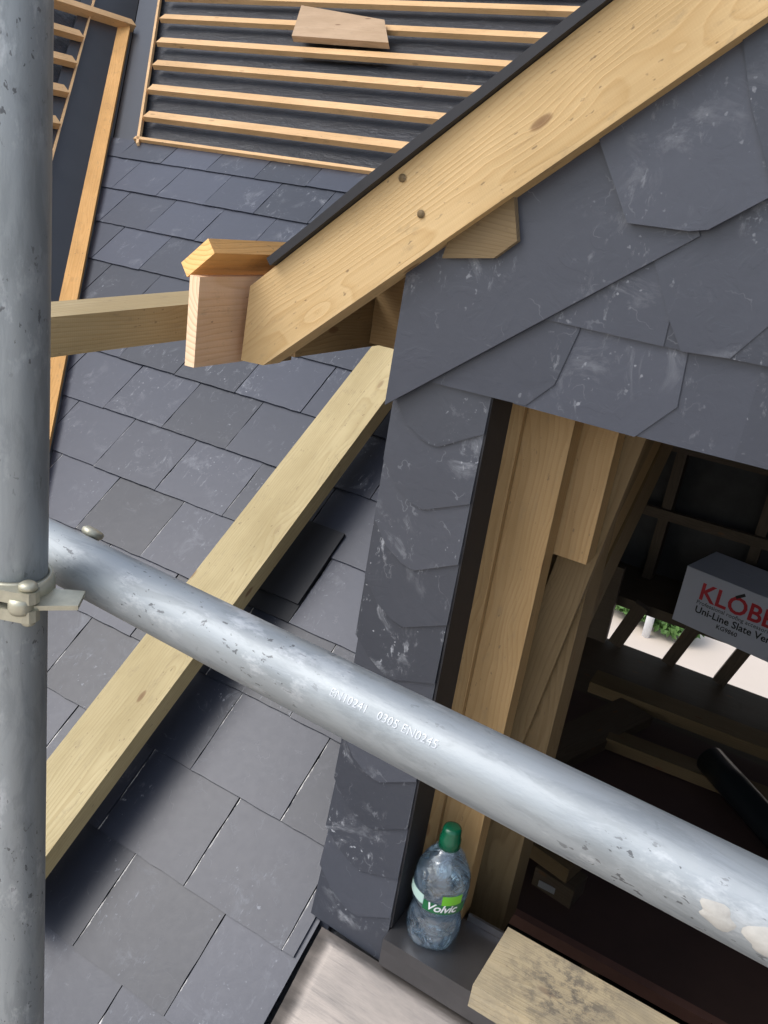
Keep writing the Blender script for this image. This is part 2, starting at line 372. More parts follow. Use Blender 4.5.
def text_mesh(body, size, extrude, offset=0.0, spacing=1.0, shear=0.0):
    cu = bpy.data.curves.new('txt', 'FONT'); cu.body = body; cu.size = size; cu.extrude = extrude; cu.offset = offset
    cu.space_character = spacing; cu.shear = shear; cu.resolution_u = 3
    o = bpy.data.objects.new('txt', cu); C.objects.link(o); bpy.context.view_layer.update()
    dg = bpy.context.evaluated_depsgraph_get(); me = bpy.data.meshes.new_from_object(o.evaluated_get(dg))
    bpy.data.objects.remove(o); return me
def clip(poly, p, n):
    out = []
    for k in range(len(poly)):
        a, b = poly[k], poly[(k+1) % len(poly)]
        da = (a[0]-p[0])*n[0]+(a[1]-p[1])*n[1]; db = (b[0]-p[0])*n[0]+(b[1]-p[1])*n[1]
        if da >= 0: out.append(a)
        if da*db < 0:
            q = da/(da-db); out.append((a[0]+(b[0]-a[0])*q, a[1]+(b[1]-a[1])*q))
    return out

# ------------------------------------------------------------------ main roof
def valley_x(y): return -2.9 - .915*(y-2.6)          # foot of the valley
roofT = thing('main_roof', 'dark slate roof slope with bare battens higher up, left of the dormer', 'roof', (-.6, F, ZR))
# felted deck: everything left of the dormer, and above it
RIDGE_Y = 4.7
bm = bmesh.new()
def deckpoly(P): prism_bm(bm, [roofy(x, y, -.028) for x, y in P], EN*0, EN*-.03)
deckpoly([(-.44, -.05), (-.44, RIDGE_Y), (valley_x(RIDGE_Y), RIDGE_Y), (valley_x(-.05), -.05)])
deckpoly([(-.44, 2.62), (.25, 3.80), (.25, RIDGE_Y), (-.44, RIDGE_Y)])
deckpoly([(.25, 3.80), (1.3, 2.0), (1.3, RIDGE_Y), (.25, RIDGE_Y)])
deckpoly([(1.3, -.05), (3.2, -.05), (3.2, RIDGE_Y), (1.3, RIDGE_Y)])
deckpoly([(-.44, -.05), (1.3, -.05), (1.3, F-.01), (-.44, F-.01)])
link('underlay', fin(bm, 'underlay'), M['deck'], roofT)
# slates: 250 mm wide, 200 mm gauge, half bond
def slates(bm, uvl, k, x0, x1, jit=1.0, slen=.30):
    g = .2008; s0 = -.0775+g*k
    ra = random.uniform(-.0015, .0015)*jit; lift = random.uniform(.0, .0022)
    n = 8; front = []; th = .0040
    xa, xb = x0+random.uniform(.0004, .0016), x1-random.uniform(.0004, .0016)
    sj = random.uniform(-.0015, .0015)
    ring = []
    for i in range(n+1):
        u = i/n; ring.append((xa+(xb-xa)*u, s0+sj+ra*(u-.5)+random.uniform(-.0011, .0011)))
    m = 8
    for i in range(1, m+1):
        q = i/m; ring.append((xb+random.uniform(-.0016, .0006)*(i < m), s0+sj+slen*q))
    for i in range(1, n+1):
        u = 1-i/n; ring.append((xa+(xb-xa)*u, s0+slen+sj))
    for i in range(1, m):
        q = 1-i/m; ring.append((xa+random.uniform(-.0006, .0016), s0+sj+slen*q))
    # clip to the valley and to the dormer
    def hh(s): return .0066*(1-(s-s0)/slen)+lift*(1-(s-s0)/slen)*.8
    P = ring
    vdir = Vector((-.915, 1/cos(RP)*1.0)); nrm = (vdir.y, -vdir.x)
    sv = (2.6-F)/cos(RP)
    nrm = (vdir[1], .915)
    nl = sqrt(nrm[0]**2+nrm[1]**2); nrm = (nrm[0]/nl, nrm[1]/nl)
    P = clip(P, (-2.9-.005, sv), nrm)
    if len(P) < 3: return
    lim = -.593 if s0+.1 > 0 else -.583
    P = clip(P, (lim, 0), (-1, 0))
    if len(P) < 3: return
    P = clip(P, (0, 2.262), (0, -1))
    if len(P) < 3: return
    a = [bm.verts.new(roof(x, s, hh(s)) - BASE) for x, s in P]
    b = [bm.verts.new(roof(x, s, hh(s)-th) - BASE) for x, s in P]
    ft = bm.faces.new(a)
    for lp, (x, s) in zip(ft.loops, P): lp[uvl].uv = ((x-x0)/(x1-x0), (s-s0)/slen)
    N = len(P); bm.faces.new(b[::-1])
    for i in range(N):
        f = bm.faces.new((a[i], b[i], b[(i+1) % N], a[(i+1) % N]))
        for lp in f.loops: lp[uvl].uv = (.5, .5)
BASE = Vector((-.6, F, ZR))
bm = bmesh.new(); uvl = bm.loops.layers.uv.new('UVMap')
W_ = .2504
for k in range(-6, 13):
    off = -.8713 if k % 2 == 0 else -.7606
    for n_ in range(-3, 18):
        x1 = off-W_*n_+W_; x0 = x1-W_
        if x0 > -.45 or x1 < -4.6: continue
        if k == 3 and abs(x1+1.011) < .03: continue          # place of the slate vent
        slates(bm, uvl, k, x0, x1)
me = fin(bm, 'slate_covering'); link('slate_covering', me, M['slate'], roofT, Matrix.Translation(BASE))
# slate vent
def on_roof_box(name, x0, x1, s0, s1, h0, h1, mat, parent, bev=.003):
    return timber(name, roof((x0+x1)/2, s0, (h0+h1)/2), roof((x0+x1)/2, s1, (h0+h1)/2), x1-x0, h1-h0, EN, mat, parent, bev)
v_ = on_roof_box('slate_vent', -1.255, -1.012, .575, .80, .004, .016, M['vent'], roofT)
on_roof_box('vent_apron', -1.262, -1.010, .525, .60, .0, .009, M['vent'], v_, .001)
# trim fillet where slates stop, edge fillet along the valley lining
timber('trim_fillet', roof(-3.02, 2.262, .012), roof(-.6, 2.268, .012), .018, .016, EN, M['batten'], roofT)
def on_valley(y, dx, h=0.0):                                   # a point dx right of the valley, on the main roof
    return roofy(valley_x(y)+dx, y, h)
timber('edge_fillet', on_valley(2.86, .165, .010), on_valley(4.55, .165, .010), .012, .02, EN, M['batten'], roofT)
link('valley_lining_board', (lambda b_: (prism_bm(b_, [on_valley(2.75, .0, -.012), on_valley(2.75, .16, -.012), on_valley(4.6, .16, -.012), on_valley(4.6, .0, -.012)], EN*0, EN*.008), fin(b_, 'lining'))[1])(bmesh.new()), M['lining'], roofT)
# battens (measured gauge), each its own part
bat = [(2.985, -3.085), (3.150, -3.235), (3.312, -3.375), (3.474, -3.52), (3.655, -3.685), (3.832, -3.84), (3.99, -3.98), (4.15, -4.13)]
for i, (y, x0) in enumerate(bat):
    timber('batten', roofy(x0-.004, y+.036, .014), roofy(.5 if y > 3.9 else -.7, y+.036+.004*(i % 3), .013), .046, .024, EN, M['batten'], roofT, bev=.0015, rough_end=.002)
# timber rail lying up the valley
timber('valley_rail', on_valley(.35, -.062, .028), on_valley(3.56, -.062, .028), .088, .055, (-.1, .1, .98), M['fresh_orange'], roofT, bev=.002)

# ------------------------------------------------------------------ cross roof on the left
NL = Vector((.77, 0, .915)).normalized(); VD = Vector((-.915, 1, tan(RP))); 
sideT = thing('cross_roof', 'neighbouring roof slope beyond the valley, felt and short battens, far left', 'roof', roofy(-2.9, 2.6))
UL = Vector((-.915, 0, .77)).normalized()              # up that slope
def cross(x, y, h=0.0):
    z = roofy(-2.9, 2.6).z + (x+2.9)*(-.77/.915); return Vector((x, y, z))+NL*h
bm = bmesh.new()
prism_bm(bm, [cross(valley_x(-.05), -.05, -.03), cross(valley_x(4.7), 4.7, -.03), cross(-5.6, 4.7, -.03), cross(-5.6, -.05, -.03)], NL*0, NL*-.03)
link('felt', fin(bm, 'felt'), M['deck'], sideT)
def vy(x): return 2.6 - (x+2.9)/.915
bm = bmesh.new()
prism_bm(bm, [cross(x, vy(x)-d, -.018) for x, d in ((-1.2, .0), (-4.7, .0), (-4.7, .36), (-1.2, .36))], NL*0, NL*.012)
link('valley_lining', fin(bm, 'lining'), M['lining'], sideT)
timber('edge_fillet', cross(-1.6, vy(-1.6)-.29, .0), cross(-4.6, vy(-4.6)-.29, .0), .008, .016, NL, M['batten'], sideT)
for i, x in enumerate((-2.64, -2.84, -3.02, -3.18, -3.34, -3.505, -3.665, -3.83)):
    y1 = vy(x)-.315 if i < 7 else vy(x)-.02
    timber('batten', cross(x, -.4, .0125), cross(x, y1, .0125), .045, .03 if i < 7 else .045, NL, M['batten'], sideT, bev=.0015)

# ------------------------------------------------------------------ dormer
dor = thing('dormer', 'slate hung dormer with open window hole and raw timber barge board', 'dormer', (.25, F, ZR))
S = .83; AX = Vector((1, 0, S)).normalized()
def bt(x): return -.099+S*(x+.769)                     # top line of the barge
XR = .25                                               # ridge
RR = bt(XR)
def mir(P): return [Vector((2*XR-p.x, p.y, p.z)) for p in P]
bpts = [Vector((-.845, 1.05, bt(-.845))), Vector((-.851, 1.05, -.279)), Vector((-.806, 1.05, -.277)), Vector((XR, 1.05, -.277+.826*(XR+.806))), Vector((XR, 1.05, RR))]
bb = prism('barge_board', bpts, (0, 0, 0), (0, .042, 0), M['barge'], dor, ax=AX, up=(0, -1, 0), bev=.002)
prism('barge_board', mir(bpts), (0, 0, 0), (0, .042, 0), M['barge'], dor, ax=(1, 0, -S), up=(0, -1, 0), bev=.002)
tag(bb, 'pale planed sloping board with two nail heads')
for x, dz in ((-.627, -.075), (-.604, -.108)):
    pass
for px_, pz_ in ((-.603, .022), (-.567, -.019)):
    lathe('nail_head', [(0, .0), (.0055, .0), (.0055, .0012), (0, .0016)], M['frame_dark'], bb, Matrix.Translation((px_, 1.0492, pz_)) @ Matrix.Rotation(pi/2, 4, 'X'), 14)
# membrane folded over the barge, roof deck behind
def slopebox(name, x0, x1, lo, hi, y0, y1, mat, sgn=1, ymod=0.0, sub=14):
    bm = bmesh.new(); nv = Vector((-S, 0, 1)).normalized(); rows = []
    for i in range(sub+1):
        x = x0+(x1-x0)*i/sub; w = random.uniform(-ymod, ymod)
        P = [Vector((x, y0+w, bt(x)))+nv*lo, Vector((x, y0+w, bt(x)))+nv*(hi+abs(w)*.5), Vector((x, y1, bt(x)))+nv*hi, Vector((x, y1, bt(x)))+nv*lo]
        if sgn < 0: P = mir(P)
        rows.append([bm.verts.new(p) for p in P])
    for a, b in zip(rows, rows[1:]):
        for k in range(4): bm.faces.new((a[k], a[(k+1) % 4], b[(k+1) % 4], b[k]))
    bm.faces.new(rows[0]); bm.faces.new(rows[-1][::-1])
    return link(name, fin(bm, name), mat, dor)
slopebox('roof_membrane', -.80, XR, .001, .013, 1.037, 3.0, M['membrane'], 1, .003)
slopebox('roof_membrane', -.80, XR, .001, .013, 1.037, 3.0, M['membrane'], -1, .003)
slopebox('roof_board', -.80, XR, -.020, -.001, 1.095, 2.9, M['inside'], 1)
slopebox('roof_board', -.80, XR, -.020, -.001, 1.095, 2.9, M['inside'], -1)
for y in (1.5, 1.95, 2.4):
    for sgn in (1, -1):
        P0 = Vector((-.62, y, bt(-.62)-.085)); P1 = Vector((XR, y, RR-.085))
        if sgn < 0: P0, P1 = mir([P0, P1])
        timber('rafter', P0, P1, .045, .095, (0, 0, 1), M['inside'], dor)
# eaves: fascia board running back, tilting fillet with mitred fresh end
fa = timber('fascia_board', (-.879, .963, -.2195), (-.879, 2.4, -.2195), .018, .135, (0, 0, 1), M['fresh'], dor, bev=.001, rough_end=.0012)
tag(fa, 'pinkish planed fascia board with sawn end')
timber('tilting_fillet', (-.8865, .975, -.1275), (-.8865, 2.4, -.1275), .066, .024, (-S, 0, 1), M['fresh_orange'], dor, bev=.001, rough_end=.002)
timber('fascia_board', (1.379, 1.0, -.2195), (1.379, 2.4, -.2195), .018, .135, (0, 0, 1), M['fresh'], dor, bev=.001)
timber('soffit_bearer', (-.80, 1.096, -.215), (-.80, 2.3, -.215), .04, .095, (0, 0, 1), M['frame'], dor)
timber('soffit_noggin', (-.778, 1.34, -.19), (-.60, 1.34, -.19), .045, .13, (0, 0, 1), M['frame'], dor)
timber('soffit_noggin', (-.865, 1.12, -.235), (-.82, 1.12, -.235), .045, .09, (0, 0, 1), M['frame_dark'], dor)
# purlin end under the barge, its shade put into the darker pine colour
prism('purlin_end', [Vector((-.535, 1.068, -.071)), Vector((-.460, 1.068, -.059)), Vector((-.432, 1.068, -.033)), Vector((-.448, 1.068, .02)), Vector((-.52, 1.068, .0))], (0, 0, 0), (0, .10, 0), M['frame_dark'], dor, bev=.0015)

# gable slates: polygons on the face, (x, z, layer)
def A(x): return -.292+(x+.594)*.779                    # lower line of the verge course
GS = []
def gs(poly, lay, tilt=.0): GS.append((poly, lay, tilt))
# verge course, laid parallel to the barge (front layer)
gs([(-.594, -.292), (-.253, A(-.253)), (-.212, A(-.212)), (-.26, .12), (-.37, .20), (-.41, .16), (-.590, .04), (-.592, -.10)], 3.0)
gs([(-.297, .008), (-.224, .009), (-.203, A(-.203)+.001), (-.10, A(-.10)), (-.12, .25), (-.25, .32), (-.40, .19), (-.352, .092)], 3.9)
gs([(-.150, .070), (-.098, .083), (-.092, A(-.092)), (.05, A(.05)), (.0, .40), (-.16, .40), (-.25, .28), (-.192, .145)], 4.7)
gs([(.0, .195), (.05, .208), (.056, A(.056)), (.25, A(.25)), (.25, .62), (.02, .52), (-.10, .40), (-.04, .26)], 5.4)
for k, (p, l, ti) in enumerate(list(GS[:4])): gs([(2*XR-x, z) for x, z in p][::-1], l+.1)
# bottom row (hung over the window head)
gs([(-.545, -.244), (-.382, -.242), (-.348, -.205), (-.331, -.130), (-.331, -.05), (-.52, -.09)], 1.8)
gs([(-.40, -.244), (-.229, -.246), (-.187, -.196), (-.192, -.125), (-.19, -.04), (-.40, -.04)], 1.3)
gs([(-.25, -.245), (-.085, -.244), (-.055, -.218), (-.045, -.125), (-.04, -.04), (-.25, -.04)], .8)
# second row
gs([(-.44, -.123), (-.2215, -.127), (-.222, -.094), (-.262, .02), (-.44, -.10)], 2.0)
gs([(-.300, -.124), (-.199, -.1275), (-.180, -.12), (-.18, .05), (-.30, .05)], 1.7)
gs([(-.199, -.128), (-.142, -.1245), (-.108, -.075), (-.09, .0), (-.09, .10), (-.27, .10), (-.259, -.028), (-.222, -.095)], 2.5)
gs([(-.17, -.125), (.04, -.125), (.07, -.095), (.07, .1), (-.17, .1)], 2.1)
# the rest of the face, beyond the picture
for r in range(0, 7):
    z0 = -.244+.1205*r; k = 0; x = (-.085 if r == 0 else .04 if r == 1 else -.30)+(.085 if r % 2 else 0)*(r > 1)
    while x < 1.1:
        gs([(x-.02, z0), (x+.145, z0), (x+.172, z0+.04), (x+.172, z0+.19), (x-.02, z0+.19)], 1.2+.25*((k+r) % 2)-.4*(r == 0)); x += .172; k += 1
bm = bmesh.new()
FB = Vector((-.2, F, 0))
for poly, lay, tilt in GS:
    q = poly
    # stay within the gable
    q = clip(q, (-.594, 0), (1, 0)); q = clip(q, (1.094, 0), (-1, 0)) if len(q) > 2 else q
    for sg in (1, -1):
        if len(q) > 2: q = clip(q, (XR-sg*(XR+.769), -.099-.022), (-S*-sg*-1 if False else (S if sg > 0 else -S), -1))
    if len(q) < 3: continue
    zm = min(z for x, z in q); hgt = .2; y0 = F-.004-.0042*lay-(.005 if lay >= 3 else 0)
    P = [Vector((x, y0+.004*(z-zm)/hgt, z))-FB for x, z in q]
    prism_bm(bm, P, (0, 0, 0), (0, .0055, 0))
link('gable_slates', fin(bm, 'gable_slates'), M['slate_wall'], dor, Matrix.Translation(FB))
# corner strips of clipped slates, left and right of the window
def corner(x0, x1, name):
    bm = bmesh.new(); z = -.335; i = 0
    base = Vector(((x0+x1)/2, F, -.7))
    while z > -1.41:
        zb = max(z, -1.318); w = x1-x0; ja, jb = random.uniform(-.002, .002), random.uniform(-.001, .002)
        sl = .009*min(1, max(0, (-.9-z)/.4)) if x0 < 0 else 0
        if zb > z: P = [(x0-sl, zb+.012), (x1, zb), (x1, zb+.16), (x0, zb+.16)]
        else:
            c = random.uniform(-.008, .008)
            P = [(x0+ja-sl, zb+.060+c), (x0+.030, zb+.022), (x0+.060, zb+.004), (x0+w*.5, zb), (x0+w*.56+c, zb), (x1+jb, zb+.034+c), (x1+jb, zb+.17), (x0+ja, zb+.17)]
        prism_bm(bm, [Vector((x, F-.0085+.0058*(zz-zb)/.17+random.uniform(-.0003, .0003), zz))-base for x, zz in P], (0, 0, 0), (0, .0048, 0))
        prism_bm(bm, [Vector((x, F-.0015, zz))-base for x, zz in ((x0+.002, zb), (x1-.002, zb), (x1-.002, zb+.12), (x0+.002, zb+.12))], (0, 0, 0), (0, .004, 0))
        z -= .1015; i += 1
    link(name, fin(bm, name), M['slate_corner'], dor, Matrix.Translation(base))
corner(-.592, -.437, 'corner_slates'); corner(.93, 1.09, 'corner_slates')
# cheeks
for sx, xx in ((1, -.585), (-1, 1.065)):
    prism('cheek_wall', [Vector((xx, F+.006, ZR-.02)), Vector((xx, F+.006, -.03)), Vector((xx, 2.75, -.03))], (0, 0, 0), (.02, 0, 0), M['slate_wall'], dor)
# membrane returns, reveals, studs
boxo('reveal_membrane', -.4365, -.433, F-.003, F+.10, -1.236, -.20, M['membrane'], dor, .001)
boxo('reveal_membrane', .90, .93, F-.001, F+.06, -1.236, -.20, M['membrane'], dor, .001)
timber('reveal_batten', (-.4245, 1.189, -1.235), (-.4245, 1.189, -.15), .024, .030, (0, 1, 0), M['frame'], dor)
timber('stud', (-.375, 1.209, -1.235), (-.375, 1.209, -.12), .074, .045, (0, 1, 0), M['frame'], dor)
timber('stud', (.87, F+.045, -1.235), (.87, F+.045, -.12), .055, .09, (0, 1, 0), M['frame'], dor)
timber('short_stud', (-.312, 1.260, -.497), (-.312, 1.260, -.12), .056, .045, (0, 1, 0), M['frame'], dor)
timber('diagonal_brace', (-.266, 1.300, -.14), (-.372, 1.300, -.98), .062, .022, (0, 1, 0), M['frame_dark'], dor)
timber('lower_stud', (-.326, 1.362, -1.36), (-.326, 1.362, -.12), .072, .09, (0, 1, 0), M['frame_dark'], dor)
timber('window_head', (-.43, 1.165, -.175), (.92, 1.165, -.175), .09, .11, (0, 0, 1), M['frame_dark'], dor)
boxo('sheathing', -.58, -.437, F+.006, F+.02, -1.32, -.1, M['membrane'], dor, 0)
boxo('sheathing', .93, 1.08, F+.006, F+.02, -1.32, -.1, M['membrane'], dor, 0)
prism('gable_sheathing', [Vector((-.57, F+.006, -.20)), Vector((1.07, F+.006, -.20)), Vector((1.07, F+.006, -.03)), Vector((XR, F+.006, .68)), Vector((-.57, F+.006, -.03))], (0, 0, 0), (0, .014, 0), M['inside'], dor)
# trimmed rafters beside the opening, following the main slope
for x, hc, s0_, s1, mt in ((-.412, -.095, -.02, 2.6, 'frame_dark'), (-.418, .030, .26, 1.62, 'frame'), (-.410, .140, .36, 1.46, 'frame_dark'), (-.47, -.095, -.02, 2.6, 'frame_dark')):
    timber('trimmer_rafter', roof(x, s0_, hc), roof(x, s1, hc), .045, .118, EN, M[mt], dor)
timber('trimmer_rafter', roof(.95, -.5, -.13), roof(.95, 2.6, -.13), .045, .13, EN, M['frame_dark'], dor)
for k in range(1, 5):                                  # cheek studs standing on the rafter
    y = F+.28*k+.06
    timber('cheek_stud', (-.50, y, roofy(0, y).z-.06), (-.50, y, -.10), .045, .045, (0, 1, 0), M['frame_dark'], dor)
# sill
sill = boxo('window_sill', -.4345, .93, 1.066, 1.20, -1.262, -1.238, M['steel_sill'], dor, .004)
boxo('sill_drip', -.4345, .93, 1.0665, 1.078, -1.300, -1.2625, M['steel_sill'], sill, .002)
boxo('sill_upstand', -.33, .93, 1.20, 1.205, -1.2375, -1.222, M['steel_sill'], sill, .001)
boxo('sill_wall', -.43, .93, 1.09, 1.21, -1.42, -1.264, M['frame_dark'], dor, .002)
# lead apron dressed down over the slates
bm = bmesh.new(); nx, ny = 40, 16; g = []
for i in range(nx+1):
    row = []
    for j in range(ny+1):
        x = -.568+1.66*i/nx; s = -.006-.42*j/ny
        h = .019+.0022*sin(x*9+s*14)+.0016*sin(x*23-s*31)+random.uniform(-.0004, .0004)
        if i == 0: h -= .004
        p = roof(x, s, h)
        row.append(bm.verts.new(p))
    g.append(row)
for i in range(nx):
    for j in range(ny): bm.faces.new((g[i][j], g[i+1][j], g[i+1][j+1], g[i][j+1]))
me = fin(bm, 'lead'); o = link('lead_apron', me, M['lead'], dor, None, True)
so = o.modifiers.new('thick', 'SOLIDIFY'); so.thickness = .003; so.offset = 0
# slates continue below the apron
# ------------------------------------------------------------------ loose timbers outside
bx = -1.155; hb = .135
tag(timber('timber_beam', roof(bx-.024, -.30, hb-.0235), roof(bx+.022, 1.45, hb-.0235), .147, .047, EN, M['beam'], None, bev=.0025),
    'long pale pine beam propped parallel above the slates, passing behind the scaffold tube', 'timber')
tag(timber('timber_rail', (-1.098, .72, -.275), (-1.018, 1.18, -.239), .067, .062, (0, -.56, .83), M['brace'], None, bev=.002),
    'greenish square timber rail between the upright pole and the dormer eaves', 'timber')
oc = prism('timber_offcut', [roof(-2.71, 3.10, .029), roof(-2.84, 3.38, .029), roof(-2.31, 3.28, .029), roof(-2.18, 3.09, .029)], EN*0, EN*.028, M['offcut'], None, ax=(1, 0, 0), up=EN, bev=.002)
tag(oc, 'brown board offcut lying across the upper battens of the roof', 'board')
# ------------------------------------------------------------------ scaffold
TR = .02415
P1 = Vector((-.56003, .45217, -.32943)); P2 = Vector((.03993, .41207, -.31691)); d = (P2-P1).normalized()
led = tube('scaffold_tube', P1-d*.42, P2+d*.9, TR, M['galv'], None, rings=60)
tag(led, 'horizontal galvanised scaffold tube crossing in front of the dormer window', 'scaffold tube')
# raised lettering rolled round the tube
def wrap_text(body, x0, ang, size, parent, name, flip=1, rad=TR):
    me = text_mesh(body, size, .00025, 0, 1.05)
    for v in me.vertices:
        th = ang+v.co.y/rad*1.0; r = rad+.00005+v.co.z
        v.co = Vector((x0+v.co.x*flip, -r*cos(th), r*sin(th)))
    o = link(name, me, M['letters'], parent, WORLD[parent.name].copy()); return o
wrap_text('EN10241', -.215, .55, .0078, led, 'raised_lettering')
wrap_text('0305 EN0245', -.177, .55, .0078, led, 'raised_lettering')
# cement splash
def splash(cx, ca, n, sx, sa, parent, seed):
    rr = random.Random(seed); bm = bmesh.new(); c = bm.verts.new((cx, -(TR+.0012)*cos(ca), (TR+.0012)*sin(ca))); ring = []; mid = []
    for k in range(n):
        a_ = 2*pi*k/n; f = .85+.16*sin(2*a_+seed)+.10*sin(5*a_+seed*2)+rr.uniform(-.04, .04)
        def pt(q, h):
            x = cx+cos(a_)*sx*f*q; an = ca+sin(a_)*sa*f*q; return bm.verts.new((x, -(TR+h)*cos(an), (TR+h)*sin(an)))
        ring.append(pt(1, .0000)); mid.append(pt(.75, .0010))
    for k in range(n):
        bm.faces.new((ring[k], ring[(k+1) % n], mid[(k+1) % n], mid[k])); bm.faces.new((mid[k], mid[(k+1) % n], c))
    return link('cement_splash', fin(bm, 'cement_splash'), M['cream'], parent, WORLD[parent.name].copy(), True)
splash(.040, .10, 26, .012, .30, led, 4)
splash(.066, .02, 22, .014, .42, led, 9)
PT = Vector((-.5166, .3884, .0781)); PB = Vector((-.527, .388, -.830)); dz = (PT-PB).normalized()
pole = tube('scaffold_pole', PB-dz*1.3, PT+dz*1.0, TR, M['galv'], None, up=(0, 1, 0), rings=60)
tag(pole, 'upright galvanised scaffold pole at the left edge, in front of everything', 'scaffold pole')
# coupler round the pole just under the tube
cz = -.327; pc = PB+dz*((cz-PB.z)/dz.z)
cp = thing('scaffold_coupler', 'zinc plated clamp gripping the upright pole just under the horizontal tube', 'scaffold clamp', pc)
def band(name, r, z0, z1, a0, a1, th, c=pc, mat=M['coupler'], n=40, parent=cp):
    bm = bmesh.new(); rows = []
    for k in range(n+1):
        a_ = a0+(a1-a0)*k/n; q = th*(1+.35*max(0, cos((a_-a0)*1.0))**6)
        rows.append([bm.verts.new((rr*cos(a_), rr*sin(a_), zz)) for rr, zz in ((r, z0), (r+q*.6, z0), (r+q, z0+(z1-z0)*.3), (r+q, z0+(z1-z0)*.7), (r+q*.6, z1), (r, z1))])
    for a, b in zip(rows, rows[1:]):
        for k in range(6): bm.faces.new((a[k], a[(k+1) % 6], b[(k+1) % 6], b[k]))
    bm.faces.new(rows[0]); bm.faces.new(rows[-1][::-1])
    return link(name, fin(bm, name), mat, parent, Matrix.Translation(c), True)
band('band', TR+.0006, .003, .0135, radians(-200), radians(-20), .0045)
band('band', TR+.0006, -.0135, -.003, radians(-200), radians(-20), .0045)
band('band_web', TR+.0006, -.0035, .0035, radians(-200), radians(-62), .0038)
band('rear_band', TR+.0006, -.011, .011, radians(-15), radians(150), .005)
hx = Vector((pc.x+.0335, pc.y-.014, 0))
for z0, z1 in ((.0028, .0125), (-.0125, -.0028)):
    def pp_(a_, r_): return Vector((pc.x+r_*cos(radians(a_)), pc.y+r_*sin(radians(a_)), pc.z+z0))
    P = [pp_(-95, TR+.0035), pp_(-75, TR+.0085), pp_(-55, TR+.0115)]+[Vector((hx.x+.0085*cos(radians(q)), hx.y+.0085*sin(radians(q)), pc.z+z0)) for q in (-70, -35, 0, 35, 70)]+[pp_(-12, TR+.001), pp_(-40, TR+.0008), pp_(-70, TR+.0008), pp_(-95, TR+.0008)]
    prism('ear', P, (0, 0, 0), (0, 0, z1-z0), M['coupler'], cp, bev=.0016)
lathe('hinge_bolt', [(0, -.0175), (.004, -.0175), (.005, -.0165), (.005, -.0135), (.0042, -.013), (.0042, .013), (.0070, .0135), (.0070, .0165), (.0045, .0185), (0, .019)], M['coupler'], cp, Matrix.Translation((hx.x, hx.y, pc.z)), 20)
lathe('hinge_barrel', [(0, -.006), (.0085, -.006), (.0095, -.003), (.0095, .003), (.0085, .006), (0, .006)], M['coupler'], cp, Matrix.Translation((hx.x-.003, hx.y-.004, pc.z)), 20)
# flat tongue that carries the tube
pts = [Vector((pc.x+.024, pc.y-.022, pc.z-.004)), Vector((pc.x+.034, pc.y-.018, pc.z-.004)), Vector((pc.x+.060, pc.y+.010, pc.z-.004)), Vector((pc.x+.045, pc.y+.030, pc.z-.004)), Vector((pc.x+.02, pc.y+.012, pc.z-.004))]
prism('tongue', pts, (0, 0, 0), (0, 0, .004), M['coupler'], cp, bev=.001)
bk = Vector((P1.x+.028, P1.y+.020, P1.z+.016))
lathe('rear_nut', [(0, 0), (.009, 0), (.0105, .002), (.0105, .005), (.008, .0068), (0, .007)], M['coupler'], cp, Matrix.Translation(bk) @ Euler((radians(-30), radians(10), 0)).to_matrix().to_4x4(), 6)

# ------------------------------------------------------------------ bottle on the sill
bl = Vector((-.373, 1.134, -1.238))
BZ = Matrix.Diagonal((1.06, 1.06, .985, 1))
bo = thing('water_bottle', 'clear plastic water bottle with green sports cap standing on the grey sill', 'bottle', bl)
prof = [(0, .006), (.022, .006), (.034, .001), (.041, .003), (.0455, .012), (.0465, .030), (.0455, .048), (.0405, .062), (.0385, .070), (.0405, .078), (.0455, .088), (.0470, .105), (.0470, .132), (.0458, .146), (.0420, .160), (.0355, .176), (.0265, .190), (.0175, .202), (.0150, .208)]
def wob(a_, z): return .0012*sin(5*a_+z*60)*(1 if z < .06 or .15 < z < .19 else .3)
shell = lathe('shell', prof, M['pet'], bo, Matrix.Translation(bl) @ BZ @ Matrix.Rotation(.4, 4, 'Z'), 64, wob)
wprof = [(0, .008), (.021, .008)]+[(r-.0012, z+.001) for r, z in prof[2:14]]+[(.0445, .1475), (0, .1475)]
lathe('water', wprof, M['water'], bo, Matrix.Translation(bl) @ BZ @ Matrix.Rotation(.4, 4, 'Z'), 64, wob)
lathe('cap', [(.0165, .203), (.0180, .204), (.0180, .222), (.0165, .225), (.0155, .238), (.0145, .2435), (.010, .246), (0, .2465)], M['cap'], bo, Matrix.Translation(bl) @ BZ, 40, lambda a_, z: .00035*sin(22*a_) if z < .218 else 0)
def wrap(name, x0, x1, z0, z1, r, mat, ang, parent=bo, n=16, slant=0.0):
    bm = bmesh.new(); rows = []
    for k in range(n+1):
        u = x0+(x1-x0)*k/n; a_ = ang+u/r
        rows.append([bm.verts.new((rr*cos(a_), rr*sin(a_), zz+slant*u)) for rr, zz in ((r, z0), (r, z1))])
    for a, b in zip(rows, rows[1:]): bm.faces.new((a[0], b[0], b[1], a[1]))
    return link(name, fin(bm, name), mat, parent, Matrix.Translation(bl) @ BZ, True)
ca = atan2(-1.128, .368)                                # towards the viewer
lb = wrap('front_label', -.036, .040, .095, .116, .0478, M['label'], ca+.28)
wrap('label_crest', -.010, .026, .116, .136, .0479, M['label_leaf'], ca+.38, lb)
wrap('rear_label', -.022, .022, .103, .123, .0478, M['label_pale'], ca-.95, slant=0)
me = text_mesh('Volvic', .0225, .0001, .0004, .95, .3)
for v in me.vertices:
    a_ = ca+.28+(v.co.x-.031)/.0484; r = .0484+v.co.z; v.co = Vector((r*cos(a_), r*sin(a_), .1005+v.co.y))
